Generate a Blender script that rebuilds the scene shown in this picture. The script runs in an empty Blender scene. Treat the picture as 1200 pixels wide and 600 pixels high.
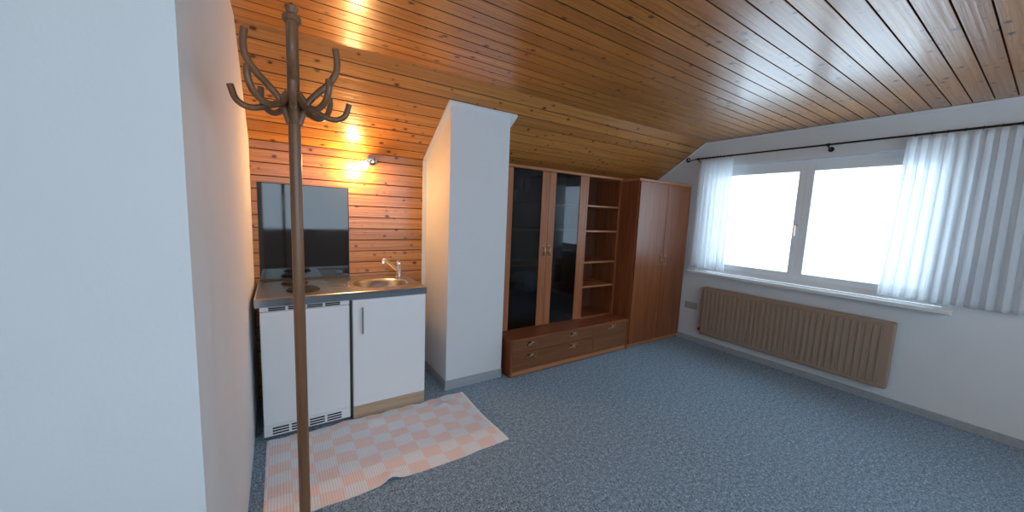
import bpy, bmesh, math, random
from mathutils import Vector, Matrix
random.seed(7)
C = bpy.context.scene.collection
sc = bpy.context.scene
PI = math.pi

# ------------------------------------------------------------------ layout (metres)
YW = 3.076                    # boarded knee wall
ZK, T, YK = 1.864, 0.6557, 2.345
ZF = ZK + T*(YW-YK)           # flat ceiling height
XL, XR = -0.16, 4.145
YFRONT = -1.6
def zslope(y): return min(ZF, ZK + T*(YW-y))

# ------------------------------------------------------------------ mesh helpers
def box(bm, x0, x1, y0, y1, z0, z1, bev=0.0, seg=2):
    vs = [bm.verts.new((x, y, z)) for x in (x0, x1) for y in (y0, y1) for z in (z0, z1)]
    F = [(0,1,3,2),(4,6,7,5),(0,4,5,1),(2,3,7,6),(0,2,6,4),(1,5,7,3)]
    fs = [bm.faces.new([vs[i] for i in f]) for f in F]
    if bev > 0:
        es = list({e for f in fs for e in f.edges})
        bmesh.ops.bevel(bm, geom=es, offset=bev, segments=seg, affect='EDGES', profile=0.5)
def prism(bm, poly, axis, a0, a1):
    """poly: 2D points in the plane perpendicular to axis (order of remaining axes), extruded a0..a1"""
    def P(q, a):
        return {'X': (a, q[0], q[1]), 'Y': (q[0], a, q[1]), 'Z': (q[0], q[1], a)}[axis]
    A = [bm.verts.new(P(q, a0)) for q in poly]; B = [bm.verts.new(P(q, a1)) for q in poly]
    n = len(poly)
    bm.faces.new(A); bm.faces.new(B[::-1])
    for i in range(n): bm.faces.new((A[i], B[i], B[(i+1) % n], A[(i+1) % n]))
def smooth_pts(pts, n=6):
    pts = [Vector(p) for p in pts]
    if len(pts) < 3: return pts
    q = [pts[0]*2-pts[1]] + pts + [pts[-1]*2-pts[-2]]
    out = []
    for i in range(1, len(q)-2):
        for k in range(n):
            t = k/n; a, b, c, d = q[i-1], q[i], q[i+1], q[i+2]
            out.append(0.5*((2*b)+(c-a)*t+(2*a-5*b+4*c-d)*t*t+(3*b-a-3*c+d)*t**3))
    out.append(pts[-1]); return out
def tube(bm, pts, r, seg=12, n=6, smooth=True):
    P = smooth_pts(pts, n) if smooth else [Vector(p) for p in pts]
    m = len(P); rf = r if callable(r) else (lambda t: r)
    tan = [(P[min(i+1, m-1)]-P[max(i-1, 0)]).normalized() for i in range(m)]
    u = tan[0].orthogonal().normalized(); rings = []
    for i in range(m):
        u = (u - tan[i]*u.dot(tan[i])).normalized(); v = tan[i].cross(u)
        rr = rf(i/(m-1))
        rings.append([bm.verts.new(P[i]+(u*math.cos(a)+v*math.sin(a))*rr) for a in [2*PI*k/seg for k in range(seg)]])
    for a, b in zip(rings, rings[1:]):
        for k in range(seg): bm.faces.new((a[k], a[(k+1) % seg], b[(k+1) % seg], b[k]))
    bm.faces.new(rings[0][::-1]); bm.faces.new(rings[-1])
def lathe(bm, prof, c=(0,0,0), axis=(0,0,1), seg=32):
    """prof: list of (radius, height) along axis"""
    ax = Vector(axis).normalized(); u = ax.orthogonal().normalized(); v = ax.cross(u); c = Vector(c)
    rings = []
    for r, h in prof:
        r = max(r, 1e-5)
        rings.append([bm.verts.new(c+ax*h+(u*math.cos(a)+v*math.sin(a))*r) for a in [2*PI*k/seg for k in range(seg)]])
    for a, b in zip(rings, rings[1:]):
        for k in range(seg): bm.faces.new((a[k], a[(k+1) % seg], b[(k+1) % seg], b[k]))
    bm.faces.new(rings[0][::-1]); bm.faces.new(rings[-1])
def wpos(o):
    p = Vector((0, 0, 0))
    while o: p += o.location; o = o.parent
    return p
def obj(name, bm, m, parent=None, smooth=False, org=None):
    """link bm (built in world coordinates) as one mesh object"""
    off = wpos(parent) if parent else Vector((0, 0, 0))
    if org is not None: off = Vector(org)
    bmesh.ops.translate(bm, verts=bm.verts, vec=-off)
    bmesh.ops.recalc_face_normals(bm, faces=bm.faces)
    me = bpy.data.meshes.new(name); bm.to_mesh(me); bm.free()
    me.materials.append(m)
    if smooth:
        for p in me.polygons: p.use_smooth = True
        me.set_sharp_from_angle(angle=math.radians(38))
    o = bpy.data.objects.new(name, me); C.objects.link(o)
    if parent: o.parent = parent
    if org is not None:
        o.location = Vector(org) - (wpos(parent) if parent else Vector((0, 0, 0)))
    return o
def B(): return bmesh.new()
def thing(name, label, cat, loc=(0,0,0), group=None):
    o = bpy.data.objects.new(name, None); C.objects.link(o)
    o.location = loc; o.empty_display_size = .1
    o['label'] = label; o['category'] = cat
    if group: o['group'] = group
    return o
def tag(o, label, cat, group=None):
    o['label'] = label; o['category'] = cat
    if group: o['group'] = group
    return o
def struct(name, bm, m, parent=None, label=None, cat=None, smooth=False):
    o = obj(name, bm, m, parent, smooth)
    if not parent:
        o['kind'] = 'structure'; o['label'] = label; o['category'] = cat
    return o

# ------------------------------------------------------------------ material helpers
class NT:
    def __init__(s, name):
        s.m = bpy.data.materials.new(name); s.m.use_nodes = True
        s.t = s.m.node_tree; s.b = s.t.nodes['Principled BSDF']; s.out = s.t.nodes['Material Output']
    def n(s, typ, **kw):
        nd = s.t.nodes.new(typ)
        for k, v in kw.items():
            if k == 'op': nd.operation = v
            elif k == 'bt': nd.blend_type = v
            else: setattr(nd, k, v)
        return nd
    def l(s, a, b): s.t.links.new(a, b)
    def math(s, op, a, b=None, c=None):
        nd = s.n('ShaderNodeMath', op=op)
        for i, v in enumerate((a, b, c)):
            if v is None: continue
            if isinstance(v, (int, float)): nd.inputs[i].default_value = v
            else: s.l(v, nd.inputs[i])
        return nd.outputs[0]
    def mix(s, f, a, b, bt='MIX'):
        nd = s.n('ShaderNodeMix', data_type='RGBA', blend_type=bt)
        for i, v in ((0, f), (6, a), (7, b)):
            if isinstance(v, (int, float)): nd.inputs[i].default_value = v
            elif isinstance(v, tuple): nd.inputs[i].default_value = (*v[:3], 1)
            else: s.l(v, nd.inputs[i])
        return nd.outputs[2]
    def noise(s, vec, scale, detail=3, rough=.5, dist=0):
        nd = s.n('ShaderNodeTexNoise'); nd.inputs['Scale'].default_value = scale
        nd.inputs['Detail'].default_value = detail; nd.inputs['Roughness'].default_value = rough
        nd.inputs['Distortion'].default_value = dist
        if vec: s.l(vec, nd.inputs['Vector'])
        return nd.outputs['Fac']
    def mapping(s, vec, scale=(1,1,1), loc=(0,0,0)):
        nd = s.n('ShaderNodeMapping'); s.l(vec, nd.inputs['Vector'])
        nd.inputs['Scale'].default_value = scale; nd.inputs['Location'].default_value = loc
        return nd.outputs[0]
    def ramp(s, fac, stops):
        nd = s.n('ShaderNodeValToRGB'); cr = nd.color_ramp; s.l(fac, nd.inputs[0])
        while len(cr.elements) < len(stops): cr.elements.new(.5)
        for e, (p, c) in zip(cr.elements, stops): e.position = p; e.color = (*c, 1)
        return nd.outputs[0]
    def mr(s, v, a, b, c=0, d=1):
        nd = s.n('ShaderNodeMapRange'); s.l(v, nd.inputs[0])
        for i, x in enumerate((a, b, c, d)): nd.inputs[i+1].default_value = x
        return nd.outputs[0]
    def bump(s, h, strength=.3, dist=.002):
        nd = s.n('ShaderNodeBump'); nd.inputs['Strength'].default_value = strength
        nd.inputs['Distance'].default_value = dist; s.l(h, nd.inputs['Height'])
        s.l(nd.outputs[0], s.b.inputs['Normal'])
    def set(s, **kw):
        for k, v in kw.items():
            i = s.b.inputs[k.replace('_', ' ')]
            if isinstance(v, tuple): i.default_value = (*v[:3], 1)
            elif isinstance(v, (int, float)): i.default_value = v
            else: s.l(v, i)
        return s
    def coord(s): return s.n('ShaderNodeTexCoord').outputs['Object']

def plain(name, col, rough=.5, metal=0, nscale=30, namp=.06, bump=0, spec=.5, coat=0):
    t = NT(name); co = t.coord(); f = t.noise(co, nscale, 3)
    c = t.mix(f, tuple(x*(1-namp) for x in col), tuple(min(1, x*(1+namp)) for x in col))
    t.set(Base_Color=c, Metallic=metal)
    t.set(Roughness=t.mr(f, .2, .8, max(.02, rough-min(.04, namp*.6)), rough+min(.04, namp*.6)))
    t.b.inputs['Specular IOR Level'].default_value = spec
    t.b.inputs['Coat Weight'].default_value = coat
    if bump: t.bump(f, bump, .002)
    return t.m

def pine_mat():
    t = NT('varnished_pine')
    uv = t.n('ShaderNodeUVMap').outputs[0]
    at = t.n('ShaderNodeAttribute'); at.attribute_name = 'rnd'; rnd = at.outputs['Fac']
    sp = t.n('ShaderNodeSeparateXYZ'); t.l(uv, sp.inputs[0])
    cb = t.n('ShaderNodeCombineXYZ'); t.l(sp.outputs[0], cb.inputs[0]); t.l(sp.outputs[1], cb.inputs[1])
    t.l(t.math('MULTIPLY', rnd, 37.0), cb.inputs[2])
    v = cb.outputs[0]
    warp = t.noise(t.mapping(v, (3, 9, 1)), 1, 2)
    cb2 = t.n('ShaderNodeCombineXYZ'); t.l(sp.outputs[0], cb2.inputs[0])
    t.l(t.math('ADD', sp.outputs[1], t.math('MULTIPLY', warp, .03)), cb2.inputs[1])
    t.l(t.math('MULTIPLY', rnd, 37.0), cb2.inputs[2])
    grain = t.noise(t.mapping(cb2.outputs[0], (1.2, 70, 1)), 1, 4, .6)
    fine = t.noise(t.mapping(v, (14, 420, 1)), 1, 2)
    col = t.ramp(grain, [(.25, (.34, .115, .024)), (.5, (.56, .225, .050)), (.75, (.74, .36, .095))])
    col = t.mix(t.math('MULTIPLY', fine, .25), col, (.34, .14, .04))
    # per board tone
    col = t.mix(t.mr(rnd, 0, 1, 0, .5), col, (.26, .095, .030))
    # knots
    vo = t.n('ShaderNodeTexVoronoi'); vo.inputs['Scale'].default_value = 1; vo.inputs['Randomness'].default_value = 1
    t.l(t.mapping(v, (13, 18, 1)), vo.inputs['Vector'])
    d = vo.outputs['Distance']
    spc = t.n('ShaderNodeSeparateColor'); t.l(vo.outputs['Color'], spc.inputs[0])
    size = t.mr(spc.outputs[0], .1, 1, 0.03, .29)
    dn = t.math('ADD', d, t.math('MULTIPLY', t.noise(t.mapping(v, (50, 90, 1)), 1, 2), .12))
    k = t.math('SUBTRACT', size, dn)
    halo = t.mr(k, -.20, 0.02, 0, .45); core = t.mr(k, -.03, .04, 0, .92)
    col = t.mix(halo, col, (.26, .085, .022)); col = t.mix(core, col, (.045, .014, .006))
    tg = t.n('ShaderNodeAttribute'); tg.attribute_name = 'groove_shade'; tf = tg.outputs['Fac']
    col = t.mix(tf, col, (.12, .045, .016))      # groove shade put into the colour between boards, no varnish there
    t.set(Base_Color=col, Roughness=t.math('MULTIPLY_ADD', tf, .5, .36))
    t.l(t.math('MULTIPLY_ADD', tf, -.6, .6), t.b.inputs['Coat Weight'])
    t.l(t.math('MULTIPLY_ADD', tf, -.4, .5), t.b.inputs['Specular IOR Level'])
    t.b.inputs['Coat Roughness'].default_value = .19
    h = t.math('ADD', t.math('MULTIPLY', grain, .3), t.noise(t.mapping(v, (.9, 55, 1)), 1, 3))
    t.bump(h, .8, .006)
    return t.m

def veneer(name, axis, dark=(.15, .040, .013), mid=(.245, .074, .026), light=(.34, .115, .042), rough=.36):
    t = NT(name); co = t.coord()
    s = [22, 22, 22]; s[axis] = 1.1
    g = t.noise(t.mapping(co, tuple(s)), 1.6, 5, .62, .5)
    s2 = [160, 160, 160]; s2[axis] = 6
    f = t.noise(t.mapping(co, tuple(s2)), 1, 2)
    c = t.ramp(g, [(.28, dark), (.5, mid), (.72, light)])
    c = t.mix(t.math('MULTIPLY', f, .35), c, dark)
    t.set(Base_Color=c, Roughness=t.mr(g, .2, .8, rough-.04, rough+.06))
    t.b.inputs['Specular IOR Level'].default_value = .38
    t.bump(f, .12, .0006)
    return t.m

def carpet_mat():
    t = NT('blue_grey_carpet'); co = t.coord()
    a = t.noise(co, 120, 3, .7); b = t.noise(co, 45, 3, .6); c = t.noise(co, 1.3, 3)
    m = t.math('ADD', t.math('MULTIPLY', a, .7), t.math('MULTIPLY', b, .3))
    col = t.ramp(m, [(.38, (.05, .08, .12)), (.46, (.145, .22, .295)), (.54, (.28, .395, .50)), (.63, (.62, .75, .84))])
    col = t.mix(t.mr(c, .3, .7, 0, .25), col, (.24, .36, .48))
    t.set(Base_Color=col, Roughness=.95); t.b.inputs['Specular IOR Level'].default_value = .1
    t.b.inputs['Sheen Weight'].default_value = .15
    t.bump(a, .8, .006)
    return t.m

def plaster_mat(name, col, strength=.35):
    t = NT(name); co = t.coord()
    a = t.noise(co, 55, 4, .6); b = t.noise(co, 7, 3)
    c = t.mix(b, tuple(x*.96 for x in col), col)
    t.set(Base_Color=c, Roughness=.85); t.bump(a, strength, .003)
    return t.m

def rug_mat():
    t = NT('checked_cotton_rug'); uv = t.n('ShaderNodeUVMap').outputs[0]
    sp = t.n('ShaderNodeSeparateXYZ'); t.l(uv, sp.inputs[0])
    U, V = sp.outputs[0], sp.outputs[1]
    wob = t.noise(t.mapping(uv, (9, 9, 1)), 1, 2)
    U2 = t.math('ADD', U, t.math('MULTIPLY', t.math('SUBTRACT', wob, .5), .012))
    V2 = t.math('ADD', V, t.math('MULTIPLY', t.math('SUBTRACT', wob, .5), .02))
    cu = t.math('FLOOR', t.math('DIVIDE', U2, .108)); cv = t.math('FLOOR', t.math('DIVIDE', V2, .09))
    par = t.math('FLOORED_MODULO', t.math('ADD', cu, cv), 2.0)
    rib = t.math('SINE', t.math('MULTIPLY', U, 2*PI/.0125))
    rib01 = t.mr(rib, -1, -.2, 0, 1)
    weft = t.noise(t.mapping(uv, (25, 170, 1)), 1, 2)
    pink = t.mix(weft, (.90, .71, .68), (.93, .79, .76))
    white = t.mix(weft, (.82, .86, .90), (.90, .93, .96))
    col = t.mix(par, white, pink)
    col = t.mix(t.math('MULTIPLY', t.math('SUBTRACT', 1.0, rib01), .5), col, (.60, .57, .58))
    # light selvedge along the hems
    e = t.math('LESS_THAN', t.math('ABSOLUTE', t.math('SUBTRACT', U, 1.15)), .012)
    col = t.mix(e, col, (.88, .88, .88))
    t.set(Base_Color=col, Roughness=.95); t.b.inputs['Specular IOR Level'].default_value = .1
    t.bump(t.math('ADD', rib01, t.math('MULTIPLY', weft, .4)), .5, .002)
    return t.m

def steel_mat(name, col=(.60, .60, .60), rough=.24, axis=0):
    t = NT(name); co = t.coord()
    s = [300, 300, 300]; s[axis] = 4
    f = t.noise(t.mapping(co, tuple(s)), 1, 2)
    t.set(Base_Color=col, Metallic=1.0, Roughness=t.mr(f, .2, .8, rough-.05, rough+.07))
    t.bump(f, .06, .0004)
    return t.m

def glass_mat(name, tint, refl_rough=.0, f0=.06, fmax=1.0):
    t = NT(name); t.t.nodes.remove(t.b)
    tr = t.n('ShaderNodeBsdfTransparent'); tr.inputs[0].default_value = (*tint, 1)
    gl = t.n('ShaderNodeBsdfGlossy'); gl.inputs['Roughness'].default_value = refl_rough
    no = t.noise(t.coord(), 3, 1)
    lw = t.n('ShaderNodeLayerWeight'); lw.inputs['Blend'].default_value = .5
    fac = t.math('MULTIPLY_ADD', t.math('POWER', lw.outputs['Facing'], 5.0), .9*fmax, .04+f0)
    fac = t.math('ADD', fac, t.math('MULTIPLY', no, .004))
    mx = t.n('ShaderNodeMixShader'); t.l(fac, mx.inputs[0]); t.l(tr.outputs[0], mx.inputs[1]); t.l(gl.outputs[0], mx.inputs[2])
    t.l(mx.outputs[0], t.out.inputs[0]); return t.m

def sheer_mat():
    t = NT('sheer_white_voile'); t.t.nodes.remove(t.b)
    co = t.coord()
    tr = t.n('ShaderNodeBsdfTransparent'); tl = t.n('ShaderNodeBsdfTranslucent'); df = t.n('ShaderNodeBsdfDiffuse')
    tl.inputs[0].default_value = (.95, .96, .97, 1); df.inputs[0].default_value = (.86, .88, .90, 1)
    m1 = t.n('ShaderNodeMixShader'); m1.inputs[0].default_value = .4; t.l(tl.outputs[0], m1.inputs[1]); t.l(df.outputs[0], m1.inputs[2])
    w = t.noise(t.mapping(co, (900, 900, 900)), 1, 1)
    m2 = t.n('ShaderNodeMixShader'); t.l(t.mr(w, .3, .7, .12, .34), m2.inputs[0]); t.l(m1.outputs[0], m2.inputs[1]); t.l(tr.outputs[0], m2.inputs[2])
    t.l(m2.outputs[0], t.out.inputs[0]); return t.m

def emit_mat(name, col, s):
    t = NT(name); f = t.noise(t.coord(), 20, 1)
    t.set(Base_Color=(1, .9, .7), Emission_Color=col)
    t.set(Emission_Strength=t.mr(f, 0, 1, s*.97, s*1.03)); return t.m

M = dict(
    pine=pine_mat(), pillar=plaster_mat('white_woodchip_paint', (.68, .69, .70)),
    wall=plaster_mat('white_wall_paint', (.72, .725, .73), .2),
    carpet=carpet_mat(), rug=rug_mat(),
    ven_v=veneer('reddish_veneer_upright', 2), ven_h=veneer('reddish_veneer_level', 0),
    ven_d=veneer('reddish_veneer_deep', 1),
    ven_door=veneer('reddish_veneer_door', 2, rough=.30),
    ven_edge=veneer('lighter_veneer_edge', 0, (.32, .115, .045), (.43, .17, .068), (.50, .22, .095)),
    ven_edge_v=veneer('lighter_veneer_edge_upright', 2, (.27, .085, .032), (.37, .13, .05), (.45, .175, .072)),
    ven_drawer=veneer('brown_veneer_drawer', 0, (.14, .050, .020), (.20, .074, .030), (.26, .102, .043)),
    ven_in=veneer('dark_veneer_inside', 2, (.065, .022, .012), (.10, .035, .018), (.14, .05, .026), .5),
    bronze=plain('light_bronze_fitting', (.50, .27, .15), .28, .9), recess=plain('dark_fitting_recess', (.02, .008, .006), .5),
    oak=veneer('pale_oak_laminate', 0, (.40, .27, .17), (.50, .36, .24), (.58, .43, .30), .5),
    white=plain('white_laminate', (.82, .83, .84), .28, 0, 8, .01), fridge=plain('white_enamel', (.80, .82, .84), .3, 0, 8, .01),
    dark=plain('dark_slot', (.015, .015, .018), .6), darkgap=plain('dark_gap_and_edge', (.03, .03, .035), .7),
    steel=steel_mat('brushed_steel', (.55, .55, .55), .30), steel_edge=steel_mat('polished_steel', (.55, .56, .57), .12),
    chrome=plain('chrome', (.82, .82, .82), .08, 1, 5, .01), iron=plain('black_wrought_iron', (.02, .018, .017), .45, .6, 60, .1, .2),
    splash=plain('black_glossy_glass', (.014, .016, .020), .04, 0, 4, .1, 0, .62, 0),
    trimw=plain('white_moulding_paint', (.78, .79, .80), .4, 0, 40, .02, .1),
    skirt=veneer('grey_skirting', 0, (.30, .32, .34), (.36, .38, .40), (.41, .43, .45), .5),
    beige=plain('beige_plastic', (.42, .39, .33), .45, 0, 12, .02), radiator=plain('tan_radiator_enamel', (.34, .24, .17), .4, 0, 12, .03),
    bent=veneer('bentwood_brown', 2, (.12, .055, .025), (.20, .095, .045), (.28, .14, .07), .3),
    smoked=glass_mat('smoked_glass', (.40, .42, .45), 0, .0, 1.0), glass=glass_mat('clear_pane', (.97, .98, .99), 0, .0, 1.0),
    clear=glass_mat('drinking_glass', (.90, .93, .95), .02, .12, 1.0),
    sheer=sheer_mat(), bulb=emit_mat('warm_bulb_glow', (1.0, .62, .22), 60),
    upvc=plain('white_window_plastic', (.80, .81, .82), .3, 0, 8, .01), sill=plain('white_stone_sill', (.74, .74, .73), .25, 0, 25, .04),
    cloth=plain('pale_blue_cloth', (.42, .52, .62), .9, 0, 60, .15, .3), hob=plain('cast_iron_hotplate', (.03, .03, .032), .5, .4, 80, .2, .2),
    concrete=plain('outside_render', (.6, .6, .6), .9),
)

# ------------------------------------------------------------------ boards (uv: x along the board, y across; rnd per board)
def boards(bm, u0, udir, length, vdir, nrm, v0, v1, pitch, phase=0.0, thick=.02, clip=None, splits=()):
    uvl = bm.loops.layers.uv.verify(); rl = bm.verts.layers.float.get('rnd') or bm.verts.layers.float.new('rnd'); tl = bm.verts.layers.float.get('groove_shade') or bm.verts.layers.float.new('groove_shade')
    O, U, V, N = Vector(u0), Vector(udir), Vector(vdir), Vector(nrm)
    k = math.floor((v0-phase)/pitch); g = .0058; d = .012
    while phase+k*pitch < v1:
        a = max(v0, phase+k*pitch); b = min(v1, phase+(k+1)*pitch); k += 1
        if b-a < .004: continue
        cuts = [0, length]
        r = random.random()
        prof = [(a, -thick), (a, -d), (a+g, -d), (a+g, -.001), (a+g+.001, 0), (b-.001, 0), (b, -.001), (b, -thick)] if b-a > .02 else [(a, -thick), (a, 0), (b, 0), (b, -thick)]
        rows = []
        for (vv, nn) in prof:
            row = []
            for x in cuts:
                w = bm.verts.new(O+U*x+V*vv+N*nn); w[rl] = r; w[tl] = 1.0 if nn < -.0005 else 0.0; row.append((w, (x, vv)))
            rows.append(row)
        def face(q):
            f = bm.faces.new([w for w, _ in q])
            for lp, (_, c) in zip(f.loops, q): lp[uvl].uv = c
        for p, q in zip(rows, rows[1:]): face([p[0], p[1], q[1], q[0]])
        face([rows[-1][0], rows[-1][1], rows[0][1], rows[0][0]])
        face([r_[0] for r_ in rows]); face([r_[1] for r_ in rows][::-1])

def boards_obj(name, bm, label):
    bmesh.ops.recalc_face_normals(bm, faces=bm.faces)
    me = bpy.data.meshes.new(name); bm.to_mesh(me); bm.free(); me.materials.append(M['pine'])
    o = bpy.data.objects.new(name, me); C.objects.link(o); o['kind'] = 'structure'; o['label'] = label; o['category'] = name.split('_')[0]
    return o

# ------------------------------------------------------------------ setting
bm = B(); box(bm, XL, XR+.02, YFRONT, YW+.02, -.03, 0); box(bm, -2.8, XL, YFRONT, 1.0, -.03, 0)
struct('floor', bm, M['carpet'], label='blue-grey speckled carpet covering the whole room', cat='floor')

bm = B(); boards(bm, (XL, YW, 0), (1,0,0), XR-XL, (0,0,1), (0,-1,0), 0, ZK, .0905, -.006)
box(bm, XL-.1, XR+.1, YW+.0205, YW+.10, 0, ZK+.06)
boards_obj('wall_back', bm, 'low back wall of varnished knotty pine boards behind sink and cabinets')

L = math.sqrt(1+T*T); vs = Vector((0, -1, T))/L; ns = Vector((0, -T, -1))/L
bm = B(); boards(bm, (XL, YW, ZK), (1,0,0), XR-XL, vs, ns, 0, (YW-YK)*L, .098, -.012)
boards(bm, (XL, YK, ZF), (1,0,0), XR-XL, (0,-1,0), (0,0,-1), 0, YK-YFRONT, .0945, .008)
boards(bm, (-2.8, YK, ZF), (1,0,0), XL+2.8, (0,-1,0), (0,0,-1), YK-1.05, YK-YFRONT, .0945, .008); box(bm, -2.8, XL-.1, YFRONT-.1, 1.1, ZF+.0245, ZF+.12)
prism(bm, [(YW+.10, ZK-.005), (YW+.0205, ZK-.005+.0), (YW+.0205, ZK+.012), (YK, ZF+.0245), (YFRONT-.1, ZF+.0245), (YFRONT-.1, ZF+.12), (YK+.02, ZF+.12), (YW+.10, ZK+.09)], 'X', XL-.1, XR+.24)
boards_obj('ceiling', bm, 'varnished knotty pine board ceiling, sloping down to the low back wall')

# left wall: a short return beside the kitchenette
bm = B(); prism(bm, [(1.0, 0), (YW+.02, 0), (YW+.02, ZK), (YK, ZF), (1.0, ZF)], 'X', XL-.10, XL)
struct('wall_left', bm, M['wall'], label='plain white side wall at the left end of the kitchenette', cat='wall')

bm = B(); box(bm, -2.7, XL-.10, 1.0, 1.1, 0, ZF); box(bm, -2.8, -2.7, YFRONT-.2, 1.1, 0, ZF)  # walls added to shut out light from the open left side
struct('wall_added_left', bm, M['wall'], label='plain white walls added at the far left to shut out light', cat='wall')
# right gable wall with window opening
WY0, WY1, WZ0, WZ1 = .42, 2.325, .862, 2.06
bm = B()
def rcell(y0, y1, z0, ztop):
    prism(bm, [(y0, z0), (y1, z0), (y1, ztop(y1)), (y0, ztop(y0))], 'X', XR, XR+.24)
rcell(YFRONT, WY0, 0, zslope); rcell(WY0, WY1, 0, lambda y: WZ0-.03); rcell(WY0, WY1, WZ1, zslope)
rcell(WY1, YK, 0, zslope); rcell(YK, YW+.02, 0, zslope)
struct('wall_right', bm, M['wall'], label='white painted gable wall with the curtained window at right', cat='wall')

# unseen rear wall behind the camera, opening made wide to let in daylight
bm = B(); QX0, QX1, QZ0, QZ1 = -1.2, 3.2, 1.0, 2.16
for (a, b, c, d) in ((-2.8, QX0, 0, ZF), (QX1, XR+.24, 0, ZF), (QX0, QX1, 0, QZ0), (QX0, QX1, QZ1, ZF)): box(bm, a, b, YFRONT-.2, YFRONT-.0005, c, d)
struct('wall_unseen_front', bm, M['wall'], label='unseen white wall opposite the cabinets, opening made wide for daylight', cat='wall')

# pillar
PX0, PX1, PY0 = 1.085, 1.603, 2.548
bm = B(); prism(bm, [(PY0, 0), (YW-.001, 0), (YW-.001, ZK-.004), (PY0, zslope(PY0)-.004)], 'X', PX0, PX1)
struct('wall_pillar', bm, M['pillar'], label='white boxed chimney pillar between the kitchenette and the wall unit', cat='pillar')
# baseboard on the pillar: front and left side
bm = B(); box(bm, PX0-.010, PX1, PY0-.012, PY0, 0, .076, .002); box(bm, PX0-.010, PX0, PY0, YW-.022, 0, .076, .002)
struct('baseboard_pillar', bm, M['skirt'], label='grey skirting board around the foot of the white pillar', cat='skirting board')
bm = B(); box(bm, XR-.014, XR, YFRONT, 2.462, 0, .062, .003)
struct('baseboard_right', bm, M['skirt'], label='grey skirting board along the foot of the right wall', cat='skirting board')
# trim round the pillar head: flat strips lying on the sloped boards and one upright on the back wall
def strip_on_slope(bm, x0, x1, y0, y1, th=.014):
    # y0 > y1 ; quad strip on the slope, th below it
    v = []
    for (x, y) in ((x0, y0), (x1, y0), (x1, y1), (x0, y1)):
        p = Vector((x, y, ZK+T*(YW-y))); v.append((bm.verts.new(p+ns*.0005), bm.verts.new(p+ns*th)))
    bm.faces.new([a for a, b in v]); bm.faces.new([b for a, b in v][::-1])
    for i in range(4):
        j = (i+1) % 4; bm.faces.new((v[i][0], v[j][0], v[j][1], v[i][1]))
bm = B()
strip_on_slope(bm, PX0-.030, PX0, YW-.012, PY0-.035)
strip_on_slope(bm, PX0, PX1+.045, PY0, PY0-.035)
strip_on_slope(bm, PX1, PX1+.045, YW-.012, PY0)
box(bm, PX0-.030, PX0, YW-.014, YW-.0005, 0, ZK-.004, .001)
struct('trim_1', bm, M['trimw'], label='narrow white moulding framing the head and left edge of the pillar', cat='moulding')
# bead along the gable wall / ceiling joint
bm = B()
prism(bm, [(YW-.01, ZK-.012), (YW-.01, ZK-.028), (YK+.02, ZF-.028), (YK, ZF-.024), (YFRONT, ZF-.022), (YFRONT, ZF-.002), (YK, ZF-.006)], 'X', XR-.012, XR-.0005)
struct('trim_2', bm, M['trimw'], label='thin white bead where the right wall meets the pine ceiling', cat='moulding')

# window
w = bpy.data.objects.new('window_1', None); C.objects.link(w); w.location = (XR+.10, (WY0+WY1)/2, WZ0)
w['kind'] = 'structure'; w['label'] = 'white double-casement window in the right wall behind sheer curtains'; w['category'] = 'window'
bm = B(); x0, x1 = XR+.07, XR+.13
box(bm, x0, x1, WY0, WY0+.05, WZ0, WZ1, .003); box(bm, x0, x1, WY1-.05, WY1, WZ0, WZ1, .003)
box(bm, x0, x1, WY0+.05, WY1-.05, WZ0, WZ0+.05, .003); box(bm, x0, x1, WY0+.05, WY1-.05, WZ1-.05, WZ1, .003)
obj('window_frame', bm, M['upvc'], w)
ym = (WY0+WY1)/2
for (a, b) in ((WY0+.05, ym), (ym, WY1-.05)):
    bm = B(); x0, x1 = XR+.055, XR+.115
    box(bm, x0, x1, a, a+.06, WZ0+.05, WZ1-.05, .004); box(bm, x0, x1, b-.06, b, WZ0+.05, WZ1-.05, .004)
    box(bm, x0, x1, a+.06, b-.06, WZ0+.05, WZ0+.11, .004); box(bm, x0, x1, a+.06, b-.06, WZ1-.11, WZ1-.05, .004)
    s = obj('sash', bm, M['upvc'], w)
    bm = B(); box(bm, XR+.083, XR+.089, a+.06, b-.06, WZ0+.11, WZ1-.11); obj('pane', bm, M['glass'], s)
bm = B(); lathe(bm, [(.014, 0), (.014, .012), (.009, .014), (.009, .035)], (XR+.055, ym+.03, 1.43), (-1,0,0), 16)
box(bm, XR+.010, XR+.022, ym+.021, ym+.039, 1.33, 1.44, .004); obj('window_handle', bm, M['chrome'], w)
bm = B(); box(bm, XR-.10, XR+.07, WY0-.06, 2.375, WZ0-.032, WZ0, .006); obj('window_sill', bm, M['sill'], w)

# ------------------------------------------------------------------ camera
R = math.radians
yaw, pit, rol, FPX = R(33.269), R(-6.536), R(2.360), 417.3
fwd = Vector((math.sin(yaw)*math.cos(pit), math.cos(yaw)*math.cos(pit), math.sin(pit)))
rt = Vector((math.cos(yaw), -math.sin(yaw), 0)); up = rt.cross(fwd)
r2 = math.cos(rol)*rt+math.sin(rol)*up; u2 = -math.sin(rol)*rt+math.cos(rol)*up
cd = bpy.data.cameras.new('camera'); cam = bpy.data.objects.new('camera', cd); C.objects.link(cam)
mt = Matrix.Identity(4)
for i in range(3): mt[i][0], mt[i][1], mt[i][2] = r2[i], u2[i], -fwd[i]
mt[0][3], mt[1][3], mt[2][3] = 0, 0, 1.422
cam.matrix_world = mt
cd.sensor_fit = 'HORIZONTAL'; cd.sensor_width = 36; cd.lens = 36*FPX/1200; cd.clip_start = .02; cd.clip_end = 200
sc.camera = cam

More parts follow.
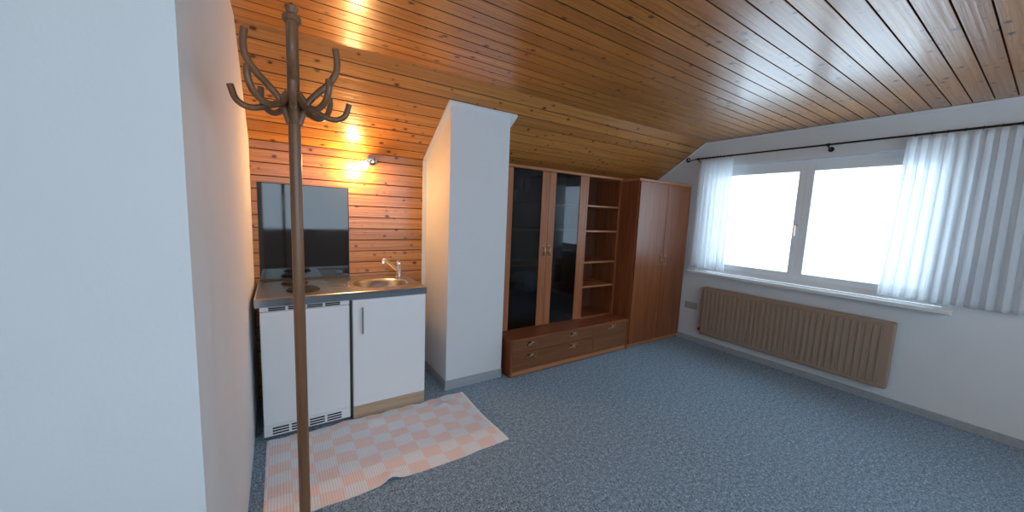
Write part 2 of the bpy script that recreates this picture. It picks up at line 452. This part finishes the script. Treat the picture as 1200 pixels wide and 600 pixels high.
# ------------------------------------------------------------------ kitchenette
YC = 2.464; XA, XB = .386, .880; ZC = .88; CR = .8855
t = thing('sink_cabinet', 'white base cabinet with one door and oak plinth under the steel sink', 'cabinet', ((XA+XB)/2, 2.75, 0))
bm = B(); box(bm, XA, XA+.016, YC+.019, 3.03, .0, .829); box(bm, XB-.016, XB, YC+.019, 3.03, 0, .829)
box(bm, XA+.016, XB-.016, YC+.019, 3.03, .087, .105); box(bm, XA+.016, XB-.016, 3.02, 3.03, .105, .829); box(bm, XA+.016, XB-.016, YC+.02, YC+.1, .81, .829)
obj('carcass', bm, M['white'], t)
bm = B(); box(bm, XA+.001, XB-.001, YC+.002, YC+.018, 0, .086, .001); p = obj('plinth', bm, M['oak'], t); p['label'] = 'pale oak plinth board'
bm = B(); box(bm, XA+.002, XB-.001, YC, YC+.018, .089, .827, .0025); dr = obj('door', bm, M['white'], t)
bm = B(); hx = .443
box(bm, hx-.006, hx+.006, YC-.034, YC-.026, .600, .782, .003)
box(bm, hx-.005, hx+.005, YC-.028, YC, .612, .622, .001); box(bm, hx-.005, hx+.005, YC-.028, YC, .760, .770, .001)
h = obj('handle', bm, M['steel_edge'], dr); h['label'] = 'upright steel bar handle'

FX0, FX1 = -.112, .368
t = thing('refrigerator', 'white undercounter refrigerator left of the sink cabinet with slotted vents', 'refrigerator', ((FX0+FX1)/2, 2.75, 0))
bm = B(); box(bm, FX0, FX1, YC+.045, 3.03, .02, .826, .004); obj('body', bm, M['fridge'], t)
bm = B(); box(bm, FX0, FX1, YC, YC+.043, .094, .800, .008, 3); obj('door', bm, M['fridge'], t)
def vent(z0, z1, slots, nm):
    bm = B(); box(bm, FX0, FX1, YC+.008, YC+.044, z0, z1, .002); v = obj(nm, bm, M['fridge'], t)
    bm = B()
    for zz in slots:
        x = FX1-.055
        while x-.085 > FX0+.01:
            box(bm, x-.085, x, YC+.0055, YC+.009, zz, zz+.0085); x -= .099
    s = obj('vent_slots', bm, M['dark'], v); s['label'] = 'dark vent slots'
vent(.802, .828, (.805, .816), 'top_vent'); vent(.022, .092, (.033, .050, .067), 'bottom_vent')
bm = B(); box(bm, FX0+.01, FX1-.006, YC+.045, YC+.075, 0.0, .0205); box(bm, FX1+.0015, XA-.0015, YC+.012, YC+.05, 0, .826); s = obj('base_shadow_strip', bm, M['darkgap'], t)  # dark boxes stand in for shade under the fridge and in its side gap
s.name = 'gap_shade_strip'; s['label'] = 'dark strips for the shade under and beside the refrigerator'

# steel worktop with bowl and drainer
WX0, WX1, WYF, WYB = -.135, CR, YC-.006, YW-.001
bcx, bcy, bax, bay = .636, 2.770, .200, .180
def ztop(x, y):
    z = 0.0
    e = (abs((x-bcx)/bax)**2.3+abs((y-bcy)/bay)**2.3)**(1/2.3)
    if e < 1.22: z -= .007*min(1, (1.22-e)/.08)       # shallow ledge round the bowl
    if e < 1.0:
        q = min(1, (1-e)/.55); q = q*q*(3-2*q); z -= .140*q + .010*(1-e)
    # drainer
    dx = min(x-.262, .43-x+.02); dy = min(y-2.575, 2.985-y)
    if dx > 0 and dy > 0 and e > 1.2:
        q = min(1, dx/.012)*min(1, dy/.012); z -= .006*q
        z += .0032*q*(0.5+0.5*math.cos((y-2.575)/.41*2*PI*5))
    # hob field
    # raised rim
    ed = min(WX1-x, y-WYF, WYB-y, x-WX0)
    if ed < .014: z += .004*(1-abs(ed-.007)/.007)
    return ZC+z
bm = B(); nx, ny = 230, 140; G = []
for i in range(nx+1):
    x = WX0+(WX1-WX0)*i/nx; G.append([bm.verts.new((x, WYF+(WYB-WYF)*j/ny, ztop(x, WYF+(WYB-WYF)*j/ny))) for j in range(ny+1)])
for i in range(nx):
    for j in range(ny): bm.faces.new((G[i][j], G[i+1][j], G[i+1][j+1], G[i][j+1]))
t = thing('steel_worktop', 'stainless steel worktop with oval sink bowl and ribbed drainer on the kitchenette', 'worktop', ((WX0+WX1)/2, 2.77, .83))
o = obj('sink_top', bm, M['steel'], t, smooth=True)
# front and side aprons
bm = B(); box(bm, WX0, WX1, WYF, WYF+.006, .8305, ZC-.0005, .0015); box(bm, WX1-.006, WX1, WYF+.006, WYB, .8305, ZC-.0005); box(bm, WX0, WX0+.006, WYF+.006, WYB, .8305, ZC-.0005)
o = obj('front_edge', bm, M['steel_edge'], t); o['label'] = 'mirror-like polished front edge'
bm = B(); lathe(bm, [(.0, -.0), (.036, 0), (.040, .003), (.034, .004), (.03, .0015), (.0, .0015)], (bcx, bcy, ZC-.1555), seg=28); obj('drain_strainer', bm, M['chrome'], t, True)
# hot plates (only the first reaches into the picture edge)
for (cx, cy, r) in ((.12, 2.66, .085), (.08, 2.90, .07)):
    bm = B(); lathe(bm, [(r+.012, 0), (r+.012, .004), (r+.002, .006), (r+.002, .012), (r-.006, .014), (r*.35, .014), (r*.33, .011), (0, .011)], (cx, cy, ZC+.0008), seg=40)
    o = obj('hotplate', bm, M['hob'], t, True); o['label'] = 'black cast-iron hotplate'

# faucet
t = thing('faucet', 'chrome mixer tap at the back right of the sink', 'tap', (.822, 2.965, ZC))
bx, by = .822, 2.965
bm = B(); lathe(bm, [(.027, 0), (.027, .006), (.020, .010), (.0195, .085), (.021, .09), (.021, .118), (.016, .126), (.0, .128)], (bx, by, ZC+.0005)); obj('tap_body', bm, M['chrome'], t, True)
bm = B(); tube(bm, [(bx-.012, by-.012, ZC+.050), (bx-.055, by-.045, ZC+.088), (bx-.105, by-.085, ZC+.132), (bx-.135, by-.108, ZC+.156), (bx-.150, by-.120, ZC+.148)], .0125); o = obj('spout', bm, M['chrome'], t, True)
bm = B(); lathe(bm, [(.013, 0), (.0145, .008), (.0145, .026), (.011, .028), (0, .028)], (bx-.1508, by-.1205, ZC+.156), (-.15, -.12, -1)); obj('aerator', bm, M['chrome'], t, True)
bm = B(); tube(bm, [(bx, by, ZC+.126), (bx-.012, by-.010, ZC+.142), (bx-.045, by-.03, ZC+.158), (bx-.075, by-.045, ZC+.168)], lambda q: .0075-.002*q); obj('lever', bm, M['chrome'], t, True)

# glass splashback
t = thing('splashback', 'dark glossy glass splashback panel standing behind the hob', 'splashback', (.17, YW-.006, ZC+.01))
bm = B(); box(bm, -.125, .456, YW-.0075, YW-.0015, .890, 1.576, .001); obj('glass_panel', bm, M['splash'], t)
bm = B()
for (a, b, c, d) in ((-.127, .458, 1.576, 1.580), (-.127, .458, .886, .890)): box(bm, a, b, YW-.0095, YW-.0012, c, d)
box(bm, .4565, .4605, YW-.0095, YW-.0012, .886, 1.580); o = obj('edge_profile', bm, M['darkgap'], t)

# wall spot lamp
lx, lz = .632, 1.808
t = thing('wall_spotlight', 'small round metal wall spotlight glowing warm above the splashback', 'lamp', (lx, YW, lz))
bm = B(); lathe(bm, [(.043, .0005), (.043, .010), (.038, .018), (.018, .024), (0, .025)], (lx, YW, lz), (0,-1,0)); obj('mounting_plate', bm, M['chrome'], t, True)
bm = B(); tube(bm, [(lx, YW-.020, lz), (lx-.012, YW-.050, lz-.008), (lx-.035, YW-.085, lz-.022)], .007); lathe(bm, [(.0, -.012), (.011, -.008), (.012, .006), (0, .012)], (lx-.035, YW-.085, lz-.022), (0,0,1), 16); obj('arm', bm, M['chrome'], t, True)
hd = Vector((-.80, -.16, -.58)).normalized(); hc = Vector((lx-.035, YW-.085, lz-.022))
bm = B(); lathe(bm, [(.010, .0), (.022, .006), (.026, .022), (.024, .022), (.02, .01), (.0, .008)], hc, hd, 28); sh = obj('lamp_holder', bm, M['chrome'], t, True)
bm = B(); prof = [(.0, .010), (.014, .012), (.020, .026), (.034, .046), (.036, .062), (.030, .076), (.016, .086), (0, .089)]
lathe(bm, prof, hc, hd, 28); b = obj('bulb', bm, M['bulb'], t, True); b['label'] = 'glowing reflector bulb'
ld = bpy.data.lights.new('bulb_light', 'POINT'); ld.energy = 20; ld.color = (1.0, .56, .22); ld.shadow_soft_size = .04
lo = bpy.data.objects.new('bulb_light', ld); C.objects.link(lo); lo.location = hc+hd*.105; 

# ------------------------------------------------------------------ rug
bm = B(); uvl = bm.loops.layers.uv.verify(); rx0, rx1, ry0, ry1 = -.10, 1.182, 1.755, 2.452
random.seed(3)
def rz(x, y):
    u, v = x-rx0, y-ry0
    z = .006+.0035*math.sin(u*9+v*5)*math.sin(v*13-u*3+1)+.0018*math.sin(u*31+v*11)
    for (cx, cy, s, a) in ((.98, 2.33, .05, .020), (.70, 2.30, .06, .012), (.62, 2.12, .08, .010), (.40, 2.20, .07, .010), (.50, 2.36, .05, .012), (.28, 2.15, .07, .009), (.46, 1.79, .045, .022), (.88, 2.12, .06, .009)):
        z += a*math.exp(-((x-cx)**2+(y-cy)**2*1.6)/(s*s))
    return max(.0045, z)
nx, ny = 180, 100; top = []; bot = []
for i in range(nx+1):
    ta, tb = [], []
    for j in range(ny+1):
        a, b = i/nx, j/ny
        x = rx0+(rx1-rx0)*a; y = ry0+(ry1-ry0)*b
        x += .006*math.sin(b*7+1)*a; y += ((.006*math.sin(a*23)+.005*math.sin(a*57+1)) if b > .5 else .002*math.sin(a*15))*abs(2*b-1)**3
        y += .018*math.exp(-((x-.46)/.05)**2)*(1-b)**4
        z = rz(x, y); ta.append(bm.verts.new((x, y, z))); tb.append(bm.verts.new((x, y, max(.0008, z-.004))))
    top.append(ta); bot.append(tb)
def rf(vs, cs):
    f = bm.faces.new(vs)
    for lp, c in zip(f.loops, cs): lp[uvl].uv = c
def cuv(i, j): return ((rx1-rx0)*i/nx-(rx1-rx0)+1.162, (ry1-ry0)*j/ny)
for i in range(nx):
    for j in range(ny):
        c = [cuv(i, j), cuv(i+1, j), cuv(i+1, j+1), cuv(i, j+1)]
        rf((top[i][j], top[i+1][j], top[i+1][j+1], top[i][j+1]), c)
        rf((bot[i][j], bot[i][j+1], bot[i+1][j+1], bot[i+1][j]), [c[0], c[3], c[2], c[1]])
for i in range(nx):
    for j in (0, ny):
        c = [cuv(i, j), cuv(i+1, j)]; rf((top[i][j], top[i+1][j], bot[i+1][j], bot[i][j]), [c[0], c[1], c[1], c[0]])
for j in range(ny):
    for i in (0, nx):
        c = [cuv(i, j), cuv(i, j+1)]; rf((top[i][j], top[i][j+1], bot[i][j+1], bot[i][j]), [c[0], c[1], c[1], c[0]])
o = obj('rug', bm, M['rug'], None, smooth=True)
tag(o, 'wrinkled pink and white checked cotton rug in front of the kitchenette', 'rug')

# ------------------------------------------------------------------ pulls
def pull(parent, x, y, z, upright=False, w=.108, hh=.046):
    """recessed bronze pull: plate, two dark recesses, a bent bail; y is the front plane"""
    def V(a, b, c): return (x+(c if upright else a), y+b, z+(a if upright else c))
    def bx(bm, a0, a1, b0, b1, c0, c1, bev=0):
        p, q = V(a0, b0, c0), V(a1, b1, c1)
        box(bm, min(p[0], q[0]), max(p[0], q[0]), min(p[1], q[1]), max(p[1], q[1]), min(p[2], q[2]), max(p[2], q[2]), bev, 1)
    bm = B(); s = .007
    bx(bm, -w/2, w/2, -.006, 0, hh/2-s, hh/2, .001); bx(bm, -w/2, w/2, -.006, 0, -hh/2, -hh/2+s, .001)
    bx(bm, -w/2, -w/2+s, -.006, 0, -hh/2+s, hh/2-s, .001); bx(bm, w/2-s, w/2, -.006, 0, -hh/2+s, hh/2-s, .001)
    h = obj('handle', bm, M['bronze'], parent); h['label'] = 'bronze recessed pull'
    bm = B(); bx(bm, -w/2+s, w/2-s, -.0015, 0, -hh/2+s, hh/2-s); obj('recess', bm, M['recess'], h) if not parent.parent or True else None
    bm = B()
    tube(bm, [V(-w*.36, -.004, -.010), V(-w*.20, -.010, -.006), V(-.004, -.015, .004), V(w*.16, -.012, .004), V(w*.30, -.006, .004)], .0065, 10, 4)
    bx(bm, -.014, .018, -.016, -.004, -.006, .016, .002)
    return h, bm
def add_pull(parent, *a, **k):
    h, bm = pull(parent, *a, **k)
    # bail is a sub-part next to the recess
    obj('bail', bm, M['bronze'], h, True)

# ------------------------------------------------------------------ base drawer unit
BX0, BX1, YB, YBK, BZ = 1.650, 3.183, 2.472, 3.045, .346
t = thing('drawer_unit', 'low reddish wood drawer unit with two wide drawers and a flap', 'cabinet', ((BX0+BX1)/2, 2.75, 0))
bm = B(); box(bm, BX0, BX0+.018, YB, YBK, .012, .324, .001); box(bm, BX1-.019, BX1-.001, YB, YBK, .012, .324, .001)
box(bm, 2.645, 2.660, YB+.002, YBK, .05, .324); box(bm, BX0+.018, BX1-.019, YBK-.012, YBK, .012, .324); box(bm, BX0+.018, BX1-.019, YB+.03, YBK-.012, .030, .048)
obj('carcass', bm, M['ven_v'], t)
bm = B(); box(bm, BX0, BX1-.001, YB-.004, YBK, .3245, BZ, .0025); obj('top_board', bm, M['ven_h'], t)
bm = B(); box(bm, BX0+.018, BX1-.019, YB, YB+.018, .012, .050, .001); obj('bottom_rail', bm, M['ven_edge'], t)
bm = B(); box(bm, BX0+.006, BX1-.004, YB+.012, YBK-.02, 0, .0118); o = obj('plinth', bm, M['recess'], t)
for (z0, z1) in ((.054, .214), (.218, .321)):
    bm = B(); box(bm, BX0+.021, 2.643, YB+.001, YB+.019, z0, z1, .002); d = obj('drawer', bm, M['ven_drawer'], t)
    for hx in (1.875, 2.378): add_pull(d, hx, YB+.001, (.293 if z0 > .1 else .178))
bm = B(); box(bm, 2.663, BX1-.022, YB+.001, YB+.019, .054, .321, .002); d = obj('flap_door', bm, M['ven_drawer'], t)
add_pull(d, 2.925, YB+.001, .295)

# ------------------------------------------------------------------ display cabinet on top
TX0, TX1, YT, YTB, TZ = 1.690, 3.183, 2.695, 3.040, 1.872
TB = BZ+.0005
t = thing('display_cabinet', 'tall reddish wood cabinet with two smoked glass doors and open shelves', 'cabinet', ((TX0+TX1)/2, 2.87, TB))
bm = B(); box(bm, TX0, TX0+.018, YT+.02, YTB, TB, TZ-.026, .001); obj('side_panel', bm, M['ven_v'], t)
bm = B(); box(bm, TX1-.034, TX1-.002, YT, YTB, TB, TZ-.026, .001); obj('side_panel', bm, M['ven_v'], t)
bm = B(); box(bm, 2.658, 2.680, YT, YTB-.01, TB, TZ-.026, .001); obj('divider', bm, M['ven_edge_v'], t)
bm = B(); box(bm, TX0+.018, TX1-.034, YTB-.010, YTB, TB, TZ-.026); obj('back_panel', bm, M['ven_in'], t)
bm = B(); box(bm, TX0-.006, TX1-.001, YT-.006, YTB, TZ-.025, TZ, .002); obj('top_board', bm, M['ven_edge'], t)
bm = B(); box(bm, TX0+.018, 2.658, YT+.022, YTB-.01, TB, TB+.018); box(bm, 2.680, TX1-.034, YT+.002, YTB-.01, TB, TB+.018); obj('bottom_board', bm, M['ven_h'], t)
for z in (1.551, 1.287, .954, .689):
    bm = B(); box(bm, 2.681, TX1-.035, YT+.004, YTB-.011, z-.009, z+.009, .001); obj('shelf', bm, M['ven_edge'], t)
for z in (1.551, 1.287, .954, .689):
    bm = B(); box(bm, TX0+.019, 2.657, YT+.035, YTB-.011, z-.009, z+.009, .001); obj('inner_shelf', bm, M['ven_edge'], t)
for (a, b, gl, gr) in ((1.692, 2.163, 1.752, 2.078), (2.167, 2.656, 2.246, 2.566)):
    ez = bpy.data.objects.new('glass_door', None); C.objects.link(ez); ez.parent = t; ez.location = Vector((a, YT, .352))-wpos(t)
    z0, z1 = .352, TZ-.028
    for (s0, s1) in ((a, gl), (gr, b)):
        bm = B(); box(bm, s0, s1, YT, YT+.019, z0, z1, .003); obj('stile', bm, M['ven_edge_v'], ez)
    bm = B(); box(bm, gl, gr, YT+.006, YT+.011, z0+.004, z1-.001); o = obj('pane', bm, M['smoked'], ez); o['label'] = 'smoked glass pane'
def door_pull(par, x, z):
    # upright pull as one sub-part of the door
    bm = B(); w, hh, s, y = .108, .040, .007, YT
    box(bm, x-hh/2, x+hh/2, y-.005, y, z-w/2, z+w/2, .002)
    o = obj('handle', bm, M['bronze'], par); return o
doors = [o for o in bpy.data.objects if o.name.startswith('glass_door')]
doors.sort(key=lambda o: wpos(o).x)
def upright_pull(par, x, y, z, w=.112, hh=.042):
    bm = B(); s = .007
    box(bm, x-hh/2, x-hh/2+s, y-.006, y, z-w/2, z+w/2, .001, 1); box(bm, x+hh/2-s, x+hh/2, y-.006, y, z-w/2, z+w/2, .001, 1)
    box(bm, x-hh/2+s, x+hh/2-s, y-.006, y, z-w/2, z-w/2+s, .001, 1); box(bm, x-hh/2+s, x+hh/2-s, y-.006, y, z+w/2-s, z+w/2, .001, 1)
    tube(bm, [(x-.002, y-.002, z-w*.44), (x, y-.010, z-w*.22), (x+.001, y-.015, z), (x, y-.010, z+w*.22), (x-.002, y-.002, z+w*.44)], .005, 10, 4)
    box(bm, x-hh/2+s, x+hh/2-s, y-.012, y-.003, z-.012, z+.012, .002, 1)
    a = obj('handle', bm, M['bronze'], par); a['label'] = 'upright bronze recessed pull'
    bm = B(); box(bm, x-hh/2+s, x+hh/2-s, y-.0015, y-.0003, z-w/2+s, z+w/2-s); b = obj('handle_recess', bm, M['recess'], par)
upright_pull(doors[0], 2.134, YT, 1.092); upright_pull(doors[1], 2.196, YT, 1.092)

# things on the shelves behind the left glass door
def flute(x, y, z, s, label, group, kind):
    t = thing('champagne_flute' if kind == 0 else 'drinking_glass', label, 'glass', (x, y, z), group)
    bm = B()
    if kind == 0:
        lathe(bm, [(.030, 0), (.030, .002), (.006, .006), (.0035, .012), (.0035, .075), (.010, .088), (.020, .115), (.024, .150), (.023, .205), (.0215, .205), (.0225, .150), (.018, .117), (.006, .092), (0, .090)], (x, y, z), seg=24)
    else:
        lathe(bm, [(.024, 0), (.030, .002), (.034, .100), (.0325, .100), (.028, .008), (0, .007)], (x, y, z), seg=24)
    obj('glass_body', bm, M['clear'], t, True)
    return t
flute(1.905, 2.80, 1.5605, 1, 'left one of two tall champagne flutes on the top shelf behind glass', 'champagne flutes on the top shelf', 0)
flute(1.975, 2.80, 1.5605, 1, 'right one of two tall champagne flutes on the top shelf behind glass', 'champagne flutes on the top shelf', 0)
for x, lb in ((1.775, 'leftmost short tumbler on the cabinet top shelf, beside the cabinet side'), (1.855, 'short tumbler on the top shelf, next to the left champagne flute')):
    flute(x, 2.83, 1.5605, 1, lb, 'tumblers on the top shelf', 1)
# glass bowl and folded cloth on the lower shelf
t = thing('glass_bowl', 'wide shallow glass bowl on the lower shelf behind the left door', 'bowl', (1.83, 2.865, .6985))
bm = B(); lathe(bm, [(.035, 0), (.04, .004), (.085, .045), (.095, .075), (.092, .075), (.081, .047), (.036, .008), (0, .007)], (1.83, 2.865, .6985), seg=36); obj('glass_body', bm, M['clear'], t, True)
bm = B(); cx0, cx1 = 1.955, 2.135; nx, ny = 20, 16; G = []
path = [(2.98, .7005), (2.80, .7005), (2.745, .705)]
prof = [(2.99, .860-.16), (2.96, .800), (2.93, .850), (2.89, .865), (2.84, .862), (2.79, .845), (2.76, .800), (2.745, .74), (2.735, .700)]
for i in range(nx+1):
    x = cx0+(cx1-cx0)*i/nx; row = []
    for (yy, zz) in prof: row.append(bm.verts.new((x, yy+.006*math.sin(i*.9), zz+(.006*math.sin(i*.7+yy*30) if zz > .705 else 0))))
    G.append(row)
for i in range(nx):
    for j in range(len(prof)-1): bm.faces.new((G[i][j], G[i+1][j], G[i+1][j+1], G[i][j+1]))
    bm.faces.new((G[i][0], G[i][-1], G[i+1][-1], G[i+1][0]))
for i in (0, nx): bm.faces.new(G[i])
o = obj('folded_cloth', bm, M['cloth'], None, smooth=True, org=(2.045, 2.86, .6985)); tag(o, 'folded pale blue cloth on the lower shelf beside the glass bowl', 'cloth')

# ------------------------------------------------------------------ wardrobe
WX0_, WX1_, WZ = 3.185, 4.128, 1.865
t = thing('wardrobe', 'tall two-door reddish wood wardrobe in the corner by the right wall', 'wardrobe', ((WX0_+WX1_)/2, 2.76, 0))
YWB = 3.045
bm = B(); box(bm, WX0_, WX0_+.018, YB, YWB, .0, WZ-.026, .001); obj('side_panel', bm, M['ven_v'], t)
bm = B(); box(bm, WX1_-.018, WX1_, YB, YWB, .0, WZ-.026, .001); obj('side_panel', bm, M['ven_v'], t)
bm = B(); box(bm, WX0_-.001, WX1_+.004, YB-.008, YWB, WZ-.0255, WZ, .002); obj('top_board', bm, M['ven_edge'], t)
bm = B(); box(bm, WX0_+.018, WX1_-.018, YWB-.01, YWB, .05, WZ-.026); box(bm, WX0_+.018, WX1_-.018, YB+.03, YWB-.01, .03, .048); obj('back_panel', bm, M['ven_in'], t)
bm = B(); box(bm, WX0_+.0005, WX1_, YB-.001, YB+.018, .012, .050, .001); obj('bottom_rail', bm, M['ven_edge'], t)
for (a, b, hx) in ((WX0_+.008, 3.685, 3.632), (3.689, WX1_-.004, 3.708)):
    pass
for (a, b, hx) in ((WX0_+.010, 3.675, 3.645), (3.679, WX1_-.004, 3.709)):
    bm = B(); box(bm, a, b, YB-.019, YB-.001, .054, WZ-.029, .003); d = obj('door', bm, M['ven_door'], t)
    upright_pull(d, hx, YB-.019, .985)

# ------------------------------------------------------------------ right wall: socket, radiator, curtain
t = thing('double_socket', 'beige double wall socket low on the right wall by the wardrobe', 'socket', (XR, 2.33, .43))
bm = B(); box(bm, XR-.010, XR-.0005, 2.253, 2.405, .388, .470, .004); obj('cover_plate', bm, M['beige'], t)
for yy in (2.291, 2.367):
    bm = B(); lathe(bm, [(.023, .010), (.026, .0105), (.027, .013), (.022, .0135), (.021, .011), (.020, .0075), (0, .0075)], (XR, yy, .429), (-1,0,0), 28)
    s = obj('socket_insert', bm, M['beige'], t, True)
    bm = B()
    for q in (-.0095, .0095): lathe(bm, [(.003, .0074), (.003, .0082), (0, .0083)], (XR, yy+q, .429), (-1,0,0), 10)
    obj('pin_holes', bm, M['dark'], s)

t = thing('radiator', 'tan ribbed panel radiator under the window, its end showing', 'radiator', (XR-.06, 1.4, .15))
bm = B(); ry0_, ry1_ = .62, 2.150
box(bm, XR-.105, XR-.035, ry0_, ry1_, .150, .700, .012, 3)
y = ry0_+.05
while y < ry1_-.04:
    box(bm, XR-.111, XR-.1045, y, y+.028, .185, .665, .005, 2); y += .045
obj('panel', bm, M['radiator'], t)
for yy in (.9, 1.9):
    bm = B(); box(bm, XR-.0355, XR-.0005, yy, yy+.03, .3, .6); obj('bracket', bm, M['radiator'], t)
bm = B(); lathe(bm, [(.010, 0), (.010, .012), (.016, .014), (.016, .03), (0, .032)], (XR-.070, ry1_, .195), (0,1,0), 18); o = obj('vent_plug', bm, M['recess'], t, True); o['label'] = 'dark end plug'

RX, RZ = XR-.085, 2.150
t = thing('curtain_rod', 'black wrought iron curtain rod with curled finial over the window', 'curtain rod', (RX, 1.2, RZ))
bm = B(); tube(bm, [(RX, -.10, RZ), (RX, 2.40, RZ)], .008, 12, smooth=False); obj('pole', bm, M['iron'], t, True)
def finial(y0, sgn):
    bm = B(); pts = [(RX, y0, RZ)]
    pts += [(RX, y0+sgn*.035, RZ-.006), (RX, y0+sgn*.065, RZ-.014)]
    cy, cz = y0+sgn*.092, RZ+.002
    for k in range(0, 15):
        a = PI*1.25+k*2*PI/9; r = .028*(1-k/22)
        pts.append((RX, cy+sgn*math.cos(a)*r, cz+math.sin(a)*r))
    tube(bm, pts, .0052, 10, 4); obj('finial', bm, M['iron'], t, True)
finial(2.395, 1); finial(-.095, -1)
for yy in (2.365, 1.2, -.05):
    bm = B(); tube(bm, [(XR-.001, yy, RZ-.03), (XR-.04, yy, RZ-.028), (RX, yy, RZ-.012)], .006, 10, 4); lathe(bm, [(.022, .0005), (.022, .005), (0, .006)], (XR, yy, RZ-.03), (-1,0,0), 16)
    lathe(bm, [(.0125, -.012), (.0125, .012), (.0, .0125)], (RX, yy, RZ), (0,1,0), 16); obj('bracket', bm, M['iron'], t, True)

def curtain(y0, y1, zb, label, folds, ph):
    bm = B(); n = folds*14; mz = 30; G = []
    zt = RZ-.014
    for i in range(n+1):
        a = i/n; row = []
        for j in range(mz+1):
            b = j/mz; z = zt+(zb-zt)*b
            y = y0+(y1-y0)*a; fl = 1+.10*b
            y = (y0+y1)/2+(y-(y0+y1)/2)*fl
            amp = .020*(.5+.7*b)*(1+.35*math.sin(a*9+ph))
            x = RX+amp*math.sin(a*folds*2*PI+ph+.6*math.sin(a*11+b*1.5))
            y += .006*math.sin(a*folds*4*PI+ph)*(1-b*.3)
            if b < .03: x = RX+(x-RX)*.7
            row.append(bm.verts.new((min(x, XR-.02 if z > 1 else XR-.045), y, z)))
        G.append(row)
    for i in range(n):
        for j in range(mz): bm.faces.new((G[i][j], G[i+1][j], G[i+1][j+1], G[i][j+1]))
    o = obj('curtain', bm, M['sheer'], None, smooth=True, org=(RX, (y0+y1)/2, zb))
    so = o.modifiers.new('thickness', 'SOLIDIFY'); so.thickness = .0012
    tag(o, label, 'curtain', None)
    for k in range(9):
        yy = y0+(y1-y0)*(k+.5)/9; bm = B()
        tube(bm, [(RX+.0135*math.cos(q*PI/8), yy, RZ-.001+.0135*math.sin(q*PI/8)) for q in range(17)], .0016, 6, 1)
        obj('curtain_ring', bm, M['iron'], o)
curtain(2.335, 1.98, .905, 'sheer white curtain panel at the window, nearest the wardrobe', 7, .4)
curtain(.72, .02, .905, 'sheer white curtain panel at the window end farthest from the wardrobe', 12, 2.1)

# ------------------------------------------------------------------ bentwood coat stand at the left edge
CX_, CY_ = .045, 1.25
t = thing('coat_stand', 'brown bentwood coat stand with curved hooks at the left end of the rug', 'coat stand', (CX_, CY_, 0))
bm = B(); tube(bm, [(CX_, CY_, .24), (CX_, CY_, 1.93)], .016, 16, smooth=False); lathe(bm, [(.016, 0), (.024, .008), (.024, .02), (.012, .03), (.018, .045), (0, .06)], (CX_, CY_, 1.93)); obj('pole', bm, M['bent'], t, True)
def radial(ang, pts): return [(CX_+math.cos(ang)*r, CY_+math.sin(ang)*r, z) for r, z in pts]
for k in range(4):
    a = R(-3)+k*PI/2
    bm = B(); tube(bm, radial(a, [(.012, 1.66), (.030, 1.715), (.060, 1.755), (.088, 1.785), (.108, 1.818), (.114, 1.85), (.110, 1.892)]), .0095, 12); obj('upper_hook', bm, M['bent'], t, True)
for k in range(4):
    a = R(-3)+k*PI/2+ (R(0))
    bm = B(); tube(bm, radial(a, [(.014, 1.745), (.040, 1.712), (.075, 1.694), (.108, 1.688), (.134, 1.704), (.146, 1.740)]), .0085, 12); obj('lower_hook', bm, M['bent'], t, True)
for k in range(4):
    a = R(38)+k*PI/2
    bm = B(); tube(bm, radial(a, [(.014, 1.735), (.04, 1.705), (.08, 1.694), (.115, 1.712), (.130, 1.745), (.130, 1.772)]), .0085, 12); obj('lower_hook', bm, M['bent'], t, True)
bm = B(); ring = [(CX_+.115*math.cos(q*PI/10), CY_+.115*math.sin(q*PI/10), .27) for q in range(21)]
for k in range(4):
    a = R(45)+k*PI/2
    b2 = B(); tube(b2, radial(a, [(.016, .34), (.040, .30), (.10, .25), (.15, .16), (.172, .06), (.190, .010)]), .0135, 12); obj('leg', b2, M['bent'], t, True)
bm.free()
bm = B(); lathe(bm, [(.016, .0), (.03, .005), (.03, .03), (.016, .035)], (CX_, CY_, .32)); obj('collar', bm, M['bent'], t, True)

# ------------------------------------------------------------------ world / exposure
w = bpy.data.worlds.new('world'); sc.world = w; w.use_nodes = True
bg = w.node_tree.nodes['Background']; bg.inputs[0].default_value = (.64, .83, 1.0, 1); bg.inputs[1].default_value = 5.0
sc.view_settings.view_transform = 'Standard'; sc.view_settings.look = 'None'
sc.view_settings.gamma = 1; sc.view_settings.use_curve_mapping = False; sc.view_settings.exposure = 0.0
